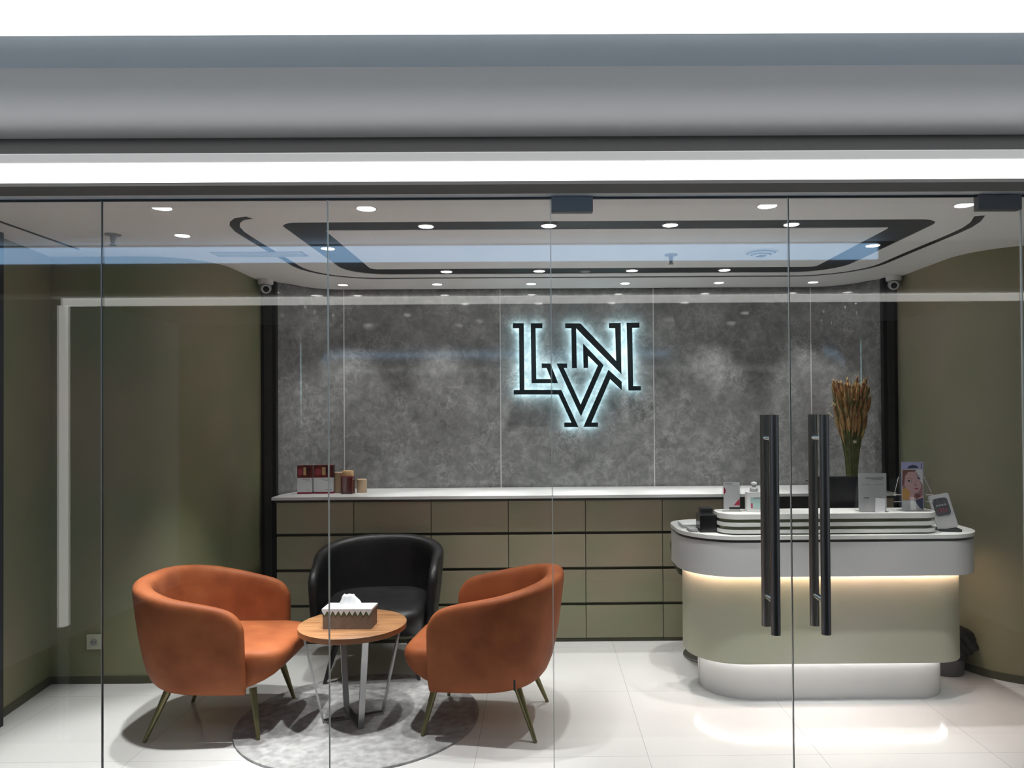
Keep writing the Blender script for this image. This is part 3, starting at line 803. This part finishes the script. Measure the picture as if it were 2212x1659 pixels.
# ================================================================== THINGS ON THE BACK COUNTER
KT = 1.022
def product_box(x0, x1, y, h, rz, label):
    w_ = x1 - x0
    t = thing('product_box', label, 'box', ((x0 + x1) / 2, y, KT), rz, 'product boxes on the back counter')
    bm = bmesh.new()
    add_box(bm, -w_ / 2, w_ / 2, 0, 0.05, 0, 0.012, 2)
    add_box(bm, -w_ / 2, w_ / 2, 0, 0.05, 0.012, h * 0.56, 1)
    add_box(bm, -w_ / 2, w_ / 2, 0, 0.05, h * 0.56, h, 0)
    link_bm('carton', bm, [M['box_dark'], M['paper'], M['red']], t)
    for k, (u0, u1, v) in enumerate(((0.35, 0.85, 0.50), (0.55, 0.85, 0.45), (0.6, 0.9, 0.13))):
        box('print_line', -w_ / 2 + u0 * w_, -w_ / 2 + u1 * w_, -0.0012, -0.0002, h * v, h * v + 0.003, M['print_grey'], t)
    bm = bmesh.new(); add_box(bm, w_ * -0.08, w_ * 0.10, -0.0014, -0.0002, h * 0.66, h * 0.93)
    link_bm('printed_picture', bm, M['tan_lid'], t)
    bm = bmesh.new(); add_prism(bm, [el(-w_ * 0.27, h * 0.77, w_ * 0.16, h * 0.12)], -0.0014, -0.0002, axis='Y')
    link_bm('printed_spot', bm, M['lips'], t)
product_box(-1.755, -1.650, 5.36, 0.205, R(3), 'leftmost narrow dark red and white carton on the back counter')
product_box(-1.638, -1.500, 5.37, 0.205, R(3), 'wider dark red and white carton right of the leftmost carton')
def candle(x, y, r, h, label):
    t = thing('pillar_candle', label, 'candle', (x, y, KT), 0, 'candles on the back counter')
    lathe('wax', [(0.0, 0.0), (r - 0.002, 0.0), (r, 0.003), (r, h - 0.004), (r - 0.004, h), (r - 0.010, h - 0.001), (r * 0.5, h - 0.006), (0.0, h - 0.006)], M['candle'], t, 32)
    tube('wick', (0, 0, h - 0.007), (0.001, 0, h + 0.006), 0.0012, M['black'], t, n=6)
candle(-1.470, 5.43, 0.036, 0.150, 'tall beige pillar candle left of the red jar')
candle(-1.308, 5.43, 0.036, 0.098, 'short beige pillar candle right of the red jar')
t = thing('candle_jar', 'dark red square jar with a tan lid between the two beige candles', 'jar', (-1.393, 5.37, KT))
prism('jar', [rrect(-0.042, 0.042, -0.042, 0.042, 0.008, 5)], 0.0, 0.118, M['jar_red'], t, bev=0.003)
box('glass_rim', -0.040, 0.040, -0.040, 0.040, 0.118, 0.126, M['lips'], t)
lathe('lid', [(0.0, 0.126), (0.038, 0.126), (0.040, 0.130), (0.040, 0.160), (0.037, 0.164), (0.0, 0.164)], M['tan_lid'], t, 32)

# dried bouquet
t = thing('dried_bouquet', 'tall bunch of dried grasses with rust and straw heads against the stone wall', 'dried flowers', (2.255, 5.36, KT))
rnd = random.Random(3)
stems = bmesh.new(); heads = bmesh.new(); leaves = bmesh.new(); pale = bmesh.new()
def curve_pts(p0, p1, p2, n=7):
    return [(1 - u) ** 2 * Vector(p0) + 2 * u * (1 - u) * Vector(p1) + u * u * Vector(p2) for u in [i / n for i in range(n + 1)]]
for k in range(170):
    a = rnd.uniform(0, 2 * PI); rr = math.sqrt(rnd.random())
    b0 = Vector((0.040 * rr * math.cos(a), 0.035 * rr * math.sin(a), 0.008))
    H = 0.36 + 0.40 * rnd.random() ** 0.8
    spread = 0.165 * (H / 0.74) ** 1.2
    e = Vector((spread * rr * math.cos(a) * 1.0, 0.085 * rr * math.sin(a), H))
    md = Vector((0.035 * rr * math.cos(a), 0.03 * rr * math.sin(a), H * 0.52))
    pts = curve_pts(b0, md, e)
    for i in range(len(pts) - 1):
        add_tube(stems, pts[i], pts[i + 1], 0.0022, 0.0019, 5, cap=False)
    d = (pts[-1] - pts[-2]).normalized()
    if H > 0.41 and k % 5:
        L_ = rnd.uniform(0.09, 0.17)
        p0 = pts[-1] - d * L_ * 0.6
        for j in range(4):
            u0, u1 = j / 4, (j + 1) / 4
            f = lambda u: 0.0135 * math.sin(PI * min(max(u, 0.04), 0.97)) ** 0.7
            add_tube(heads, p0 + d * L_ * u0, p0 + d * L_ * u1, f(u0), f(u1), 6, cap=(j in (0, 3)))
        for j in range(5):      # awns
            q0 = p0 + d * L_ * rnd.uniform(0.3, 1.0)
            ww = Vector((rnd.uniform(-1, 1), rnd.uniform(-1, 1), rnd.uniform(0.6, 2))).normalized()
            add_tube(leaves if j % 2 else pale, q0, q0 + ww * rnd.uniform(0.03, 0.055), 0.0012, 0.0004, 4, cap=False)
for k in range(220):             # wispy green sprays
    a = rnd.uniform(0, 2 * PI)
    z = rnd.uniform(0.22, 0.66); r0 = 0.03 + 0.085 * max(z - 0.25, 0) / 0.4
    p = Vector((r0 * math.cos(a), 0.6 * r0 * math.sin(a), z))
    e = p + Vector((math.cos(a) * rnd.uniform(0.01, 0.05), math.sin(a) * 0.03, rnd.uniform(0.05, 0.13)))
    add_tube(leaves, p, e, 0.003, 0.0006, 4, cap=False)
for s in ((-0.12, 0.0, 0.61), (-0.165, 0.0, 0.56)):
    p = Vector(s); add_tube(pale, p, p + Vector((0.035, 0, -0.03 if s[0] < -0.15 else 0.035)), 0.005, 0.003, 6)
pts = curve_pts((-0.04, 0, 0.55), (-0.09, 0, 0.68), (-0.155, 0, 0.60))
for i in range(len(pts) - 1): add_tube(pale, pts[i], pts[i + 1], 0.002, 0.002, 5, cap=False)
add_tube(pale, (-0.05, -0.06, 0.515), (-0.015, -0.06, 0.512), 0.006, 0.004, 6)
add_lathe(pale, [(0.0, 0.335), (0.012, 0.34), (0.014, 0.355), (0.0, 0.366)], 8, c=(0.005, -0.05))
link_bm('stems', stems, M['stem_green'], t, smooth=True)['kind'] = 'stuff'
link_bm('grass_heads', heads, M['wheat'], t, smooth=True)['kind'] = 'stuff'
link_bm('green_sprays', leaves, M['stem_green'], t)['kind'] = 'stuff'
link_bm('pale_sprays', pale, M['wheat_pale'], t)['kind'] = 'stuff'
lathe('vase', [(0.0, 0.0), (0.048, 0.0), (0.052, 0.01), (0.05, 0.012), (0.05, 0.10), (0.048, 0.10), (0.047, 0.006), (0.0, 0.006)], M['acrylic'], t, 28)

# ================================================================== RUG
t = prism('round_rug', [circle(0, 0, 0.62, 96)], 0.0, 0.012, M['rug'], bev=0.004, loc=(-0.955, 3.915, 0.0))
tag(t, 'round light grey pile rug under the coffee table', 'rug')

# ================================================================== TUB CHAIRS
def shell_bm():
    bm = bmesh.new()
    path = []
    for x in (0.232, 0.226, 0.21, 0.18, 0.13, 0.06, 0.0): path.append((x, 0.318 + 0.010 * (0.23 - x)))
    ax, ay, n = 0.300, 0.322, 2.5
    N = 22
    for i in range(1, N):
        a = PI * i / N
        cx = -abs(math.sin(a)) ** (2 / n) * ax
        cy = (1 if math.cos(a) > 0 else -1) * abs(math.cos(a)) ** (2 / n) * ay
        path.append((cx, cy))
    for x in (0.0, 0.06, 0.13, 0.18, 0.21, 0.226, 0.232): path.append((x, -(0.318 + 0.010 * (0.23 - x))))
    def Hx(x):
        pts = [(-0.33, 0.785), (-0.29, 0.778), (-0.22, 0.757), (-0.1, 0.722), (0.06, 0.688), (0.13, 0.672), (0.18, 0.652), (0.21, 0.618), (0.226, 0.585), (0.232, 0.565)]
        if x <= pts[0][0]: return pts[0][1]
        for (a, ha), (b, hb) in zip(pts, pts[1:]):
            if x <= b: return ha + (hb - ha) * (x - a) / (b - a)
        return pts[-1][1]
    rings = []
    m = len(path)
    for i, (x, y) in enumerate(path):
        a = Vector(path[max(i - 1, 0)]); b = Vector(path[min(i + 1, m - 1)])
        tt = (b - a).normalized(); nn = Vector((tt.y, -tt.x))  # outward
        if nn.dot(Vector((x + 0.02, y))) < 0: nn = -nn
        H = Hx(x)
        k = min(i, m - 1 - i)
        s = (0.45, 0.8, 0.97)[k] if k < 3 else 1.0
        bk = min(max((0.06 - x) / 0.32, 0.0), 1.0)      # 0 at the arms, 1 at the back
        th = 0.028 + 0.020 * bk
        t_ = th * s
        lean = 0.025 + 0.035 * bk
        def P(o, z):
            f = lean * max(z - 0.24, 0) / 0.54 - (0.018 + 0.03 * bk) * max(0.0, 1 - (z - 0.235) / 0.15) ** 2 * 1.5
            return (x + nn.x * (o + f), y + nn.y * (o + f), z)
        zb = 0.245
        loop = [P(-t_ * .6, zb), (P(t_ * .5, zb - 0.006)), P(t_ * .95, zb + 0.018), P(t_, zb + 0.07), P(t_, (zb + H) / 2), P(t_, H - 0.07), P(t_, H - 0.026),
                P(t_ * .72, H - 0.007), P(0, H), P(-t_ * .72, H - 0.007), P(-t_, H - 0.028), P(-t_ * 1.05, H - 0.09), P(-t_ * 1.05, (0.36 + H) / 2), P(-t_, 0.36)]
        rings.append([bm.verts.new(p) for p in loop])
    for A, B in zip(rings, rings[1:]):
        for j in range(len(A)):
            jj = (j + 1) % len(A)
            bm.faces.new([A[j], A[jj], B[jj], B[j]])
    bm.faces.new(rings[0]); bm.faces.new(rings[-1][::-1])
    return bm
def seat_bm():
    bm = bmesh.new()
    layers = [(0.240, -0.22, 0.16, 0.25, 0.05), (0.246, -0.235, 0.20, 0.268, 0.07), (0.285, -0.255, 0.30, 0.282, 0.09), (0.335, -0.26, 0.375, 0.288, 0.11),
              (0.395, -0.27, 0.395, 0.290, 0.12), (0.430, -0.27, 0.385, 0.290, 0.12), (0.448, -0.26, 0.355, 0.275, 0.12), (0.455, -0.2, 0.25, 0.18, 0.1)]
    rings = []
    for z, x0, x1, hy, r in layers:
        rings.append([bm.verts.new((x, y, z)) for x, y in rrect(x0, x1, -hy, hy, (0.17, r, r, 0.17), 5)])
    for A, B in zip(rings, rings[1:]):
        for j in range(len(A)):
            jj = (j + 1) % len(A); bm.faces.new([A[j], A[jj], B[jj], B[j]])
    bm.faces.new(rings[0][::-1]); bm.faces.new(rings[-1])
    return bm
def tub_chair(label, loc, rz, fabric, legm, sx=1.0, group='tub chairs around the coffee table', feetz=(0, 0, 0, 0)):
    t = thing('tub_chair', label, 'chair', (loc[0], loc[1], 0), rz, group)
    t.scale = (sx, sx, 1)
    link_bm('shell', shell_bm(), fabric, t, smooth=True, sub=1)
    link_bm('seat', seat_bm(), fabric, t, smooth=True, sub=1)
    for k, (tx, ty, fx, fy) in enumerate(((0.225, 0.20, 0.275, 0.262), (0.225, -0.20, 0.275, -0.262), (-0.19, 0.20, -0.285, 0.255), (-0.19, -0.20, -0.285, -0.255))):
        tube('leg', (tx, ty, 0.242), (fx, fy, feetz[k]), 0.019, legm, t, r1=0.009, n=14)
    return t
RUGZ = 0.0125
lc = tub_chair('orange velvet tub chair on the left, turned to the right', (-1.66, 3.90), 0.0, M['orange'], M['brass'], feetz=(RUGZ, RUGZ, 0, 0))
rc = tub_chair('orange velvet tub chair on the right with its outer side to the glass', (-0.285, 3.89), R(180 - 7), M['orange'], M['brass'], feetz=(RUGZ, RUGZ, 0, 0))
# small dark tag on the flank of the right chair
box('fabric_tag', -0.205, -0.195, 0.354, 0.358, 0.285, 0.335, M['black'], rc)
bc = tub_chair('black leather tub chair behind the coffee table facing the glass', (-1.03, 4.69), R(-90 + 5), M['black_leather'], M['black_leg'], sx=1.06)

# ================================================================== COFFEE TABLE
t = thing('coffee_table', 'small round oak coffee table with flat steel legs on the grey rug', 'table', (-0.985, 3.885, 0.0123))
bm = bmesh.new(); add_lathe(bm, [(0.0, 0.462), (0.268, 0.462), (0.275, 0.466), (0.275, 0.489)], 72)
o = link_bm('table_rim', bm, M['wood_edge'], t); shade_auto(o, 40)
bm = bmesh.new(); add_lathe(bm, [(0.0, 0.4895), (0.275, 0.4895), (0.2755, 0.492), (0.273, 0.494), (0.0, 0.494)], 72)
o = link_bm('table_top', bm, M['wood'], t); shade_auto(o, 40)
for k, ang in enumerate((-62, 22, 118, 200)):
    a = R(ang); ca, sa = math.cos(a), math.sin(a)
    def bar(p0, p1, wd, tk, name):
        p0, p1 = Vector(p0), Vector(p1); tng = Vector((-sa, ca, 0)); d = (p1 - p0).normalized(); nn = d.cross(tng)
        bm = bmesh.new(); vs = []
        for p in (p0, p1):
            for s1, s2 in ((-1, -1), (1, -1), (1, 1), (-1, 1)): vs.append(bm.verts.new(p + tng * s1 * wd / 2 + nn * s2 * tk / 2))
        for f in ((0, 1, 2, 3), (7, 6, 5, 4), (0, 4, 5, 1), (1, 5, 6, 2), (2, 6, 7, 3), (3, 7, 4, 0)): bm.faces.new([vs[i] for i in f])
        return link_bm(name, bm, M['steel'], t)
    bar((0.150 * ca, 0.150 * sa, 0.004), (0.248 * ca, 0.248 * sa, 0.4615), 0.030, 0.010, 'leg')
    bar((0.0, 0.0, 0.006 + 0.0004 * (k % 2)), (0.153 * ca, 0.153 * sa, 0.006 + 0.0004 * (k % 2)), 0.030, 0.010, 'floor_bar')
# tissue box
t = thing('tissue_box', 'taupe tissue box with shiny silver white cover on the coffee table', 'tissue box', (-0.985, 3.83, 0.5065), R(-2))
prism('box_body', [rrect(-0.125, 0.125, -0.06, 0.06, 0.006, 3)], 0.0, 0.094, M['tissue_body'], t)
bm = bmesh.new(); add_box(bm, -0.1275, 0.1275, -0.0625, 0.0625, 0.092, 0.103)
for sgn in (-1,):
    for k in range(9):     # scalloped lace edge
        x0 = -0.1275 + k * 0.255 / 9
        add_prism(bm, [[(x0, 0.092), (x0 + 0.255 / 18, 0.068), (x0 + 0.255 / 9, 0.092)]], -0.0625, -0.0605, axis='Y')
link_bm('scalloped_cover', bm, M['tissue_top'], t, bev=0.001)
prism('lace_band', [[(-0.126, 0.070), (0.126, 0.070), (0.126, 0.091), (-0.126, 0.091)]], -0.0604, -0.0601, M['tissue_green'], t, axis='Y')
bm = bmesh.new()
layers = [(0.103, 0.062, 0.028), (0.112, 0.057, 0.022), (0.132, 0.047, 0.014), (0.150, 0.036, 0.008), (0.162, 0.027, 0.004)]
rings = []
for k, (z, rx, ry) in enumerate(layers):
    rings.append([bm.verts.new((rx * math.cos(2 * PI * i / 20) * (1 + 0.10 * math.sin(i * 2.1 + k)) - (0.006 if k > 2 else 0), ry * math.sin(2 * PI * i / 20) * (1 + 0.25 * math.sin(i * 3.3)), z + (0.004 * math.sin(i * 1.7) if k > 2 else 0))) for i in range(20)])
for A, B in zip(rings, rings[1:]):
    for j in range(20): bm.faces.new([A[j], A[(j + 1) % 20], B[(j + 1) % 20], B[j]])
bm.faces.new(rings[-1])
link_bm('tissue', bm, M['tissue'], t, smooth=True)

# ================================================================== BEHIND THE DESK
t = thing('office_chair', 'black bucket swivel chair on a grey disc foot behind the desk', 'chair', (1.115, 4.85, 0))
lathe('disc_foot', [(0.0, 0.0), (0.19, 0.0), (0.19, 0.010), (0.18, 0.016), (0.04, 0.026), (0.0, 0.026)], M['dark_steel'], t, 40)
tube('column', (0, 0, 0.026), (0, 0, 0.50), 0.025, M['chrome'], t)
bm = bmesh.new()
prof = [(0.0, 0.50), (0.14, 0.505), (0.22, 0.54), (0.258, 0.62), (0.268, 0.72), (0.25, 0.80), (0.23, 0.80), (0.245, 0.72), (0.23, 0.63), (0.195, 0.575), (0.14, 0.55), (0.0, 0.545)]
add_lathe(bm, prof, 40)
o = link_bm('bucket_seat', bm, M['black_gloss'], t); shade_auto(o, 60)
bm = bmesh.new(); add_lathe(bm, [(0.0, 0.56), (0.20, 0.585), (0.215, 0.605), (0.19, 0.63), (0.0, 0.64)], 32)
o = link_bm('cushion', bm, M['grey_plastic'], t); shade_auto(o, 60)

# waste bin with bag, right of the desk
t = thing('waste_bin', 'grey waste bin with a crumpled black bag in the corner right of the desk', 'bin', (2.455, 4.52, 0))
lathe('bin_body', [(0.0, 0.0), (0.100, 0.0), (0.106, 0.01), (0.112, 0.15), (0.108, 0.15), (0.102, 0.012), (0.0, 0.012)], M['bin'], t, 36)
bm = bmesh.new()
bmesh.ops.create_icosphere(bm, subdivisions=4, radius=1.0)
rnd = random.Random(5)
ph = [rnd.uniform(0, 6) for _ in range(9)]
for v in bm.verts:
    p = v.co
    f = 1 + 0.10 * math.sin(5 * p.x + ph[0] + 3 * p.z) + 0.09 * math.sin(7 * p.y + ph[1]) + 0.06 * math.sin(13 * p.x + 9 * p.z + ph[2]) + 0.04 * math.sin(19 * p.y + 12 * p.x)
    v.co = Vector((p.x * 0.115 * f, p.y * 0.115 * f, p.z * 0.10 * f))
link_bm('bin_liner', bm, M['bag'], t, smooth=True, loc=(0.035, -0.03, 0.19))

t = thing('feather_duster', 'thin black pole leaning in the corner behind the waste bin', 'pole', (2.46, 4.66, 0))
tube('pole', (0.02, 0.0, 0.0), (0.0, 0.02, 0.78), 0.009, M['black'], t, n=10)
bm = bmesh.new(); add_tube(bm, (0.02, 0.0, 0.0), (0.018, 0.0, 0.06), 0.03, 0.012, 12)
link_bm('tip', bm, M['black'], t)
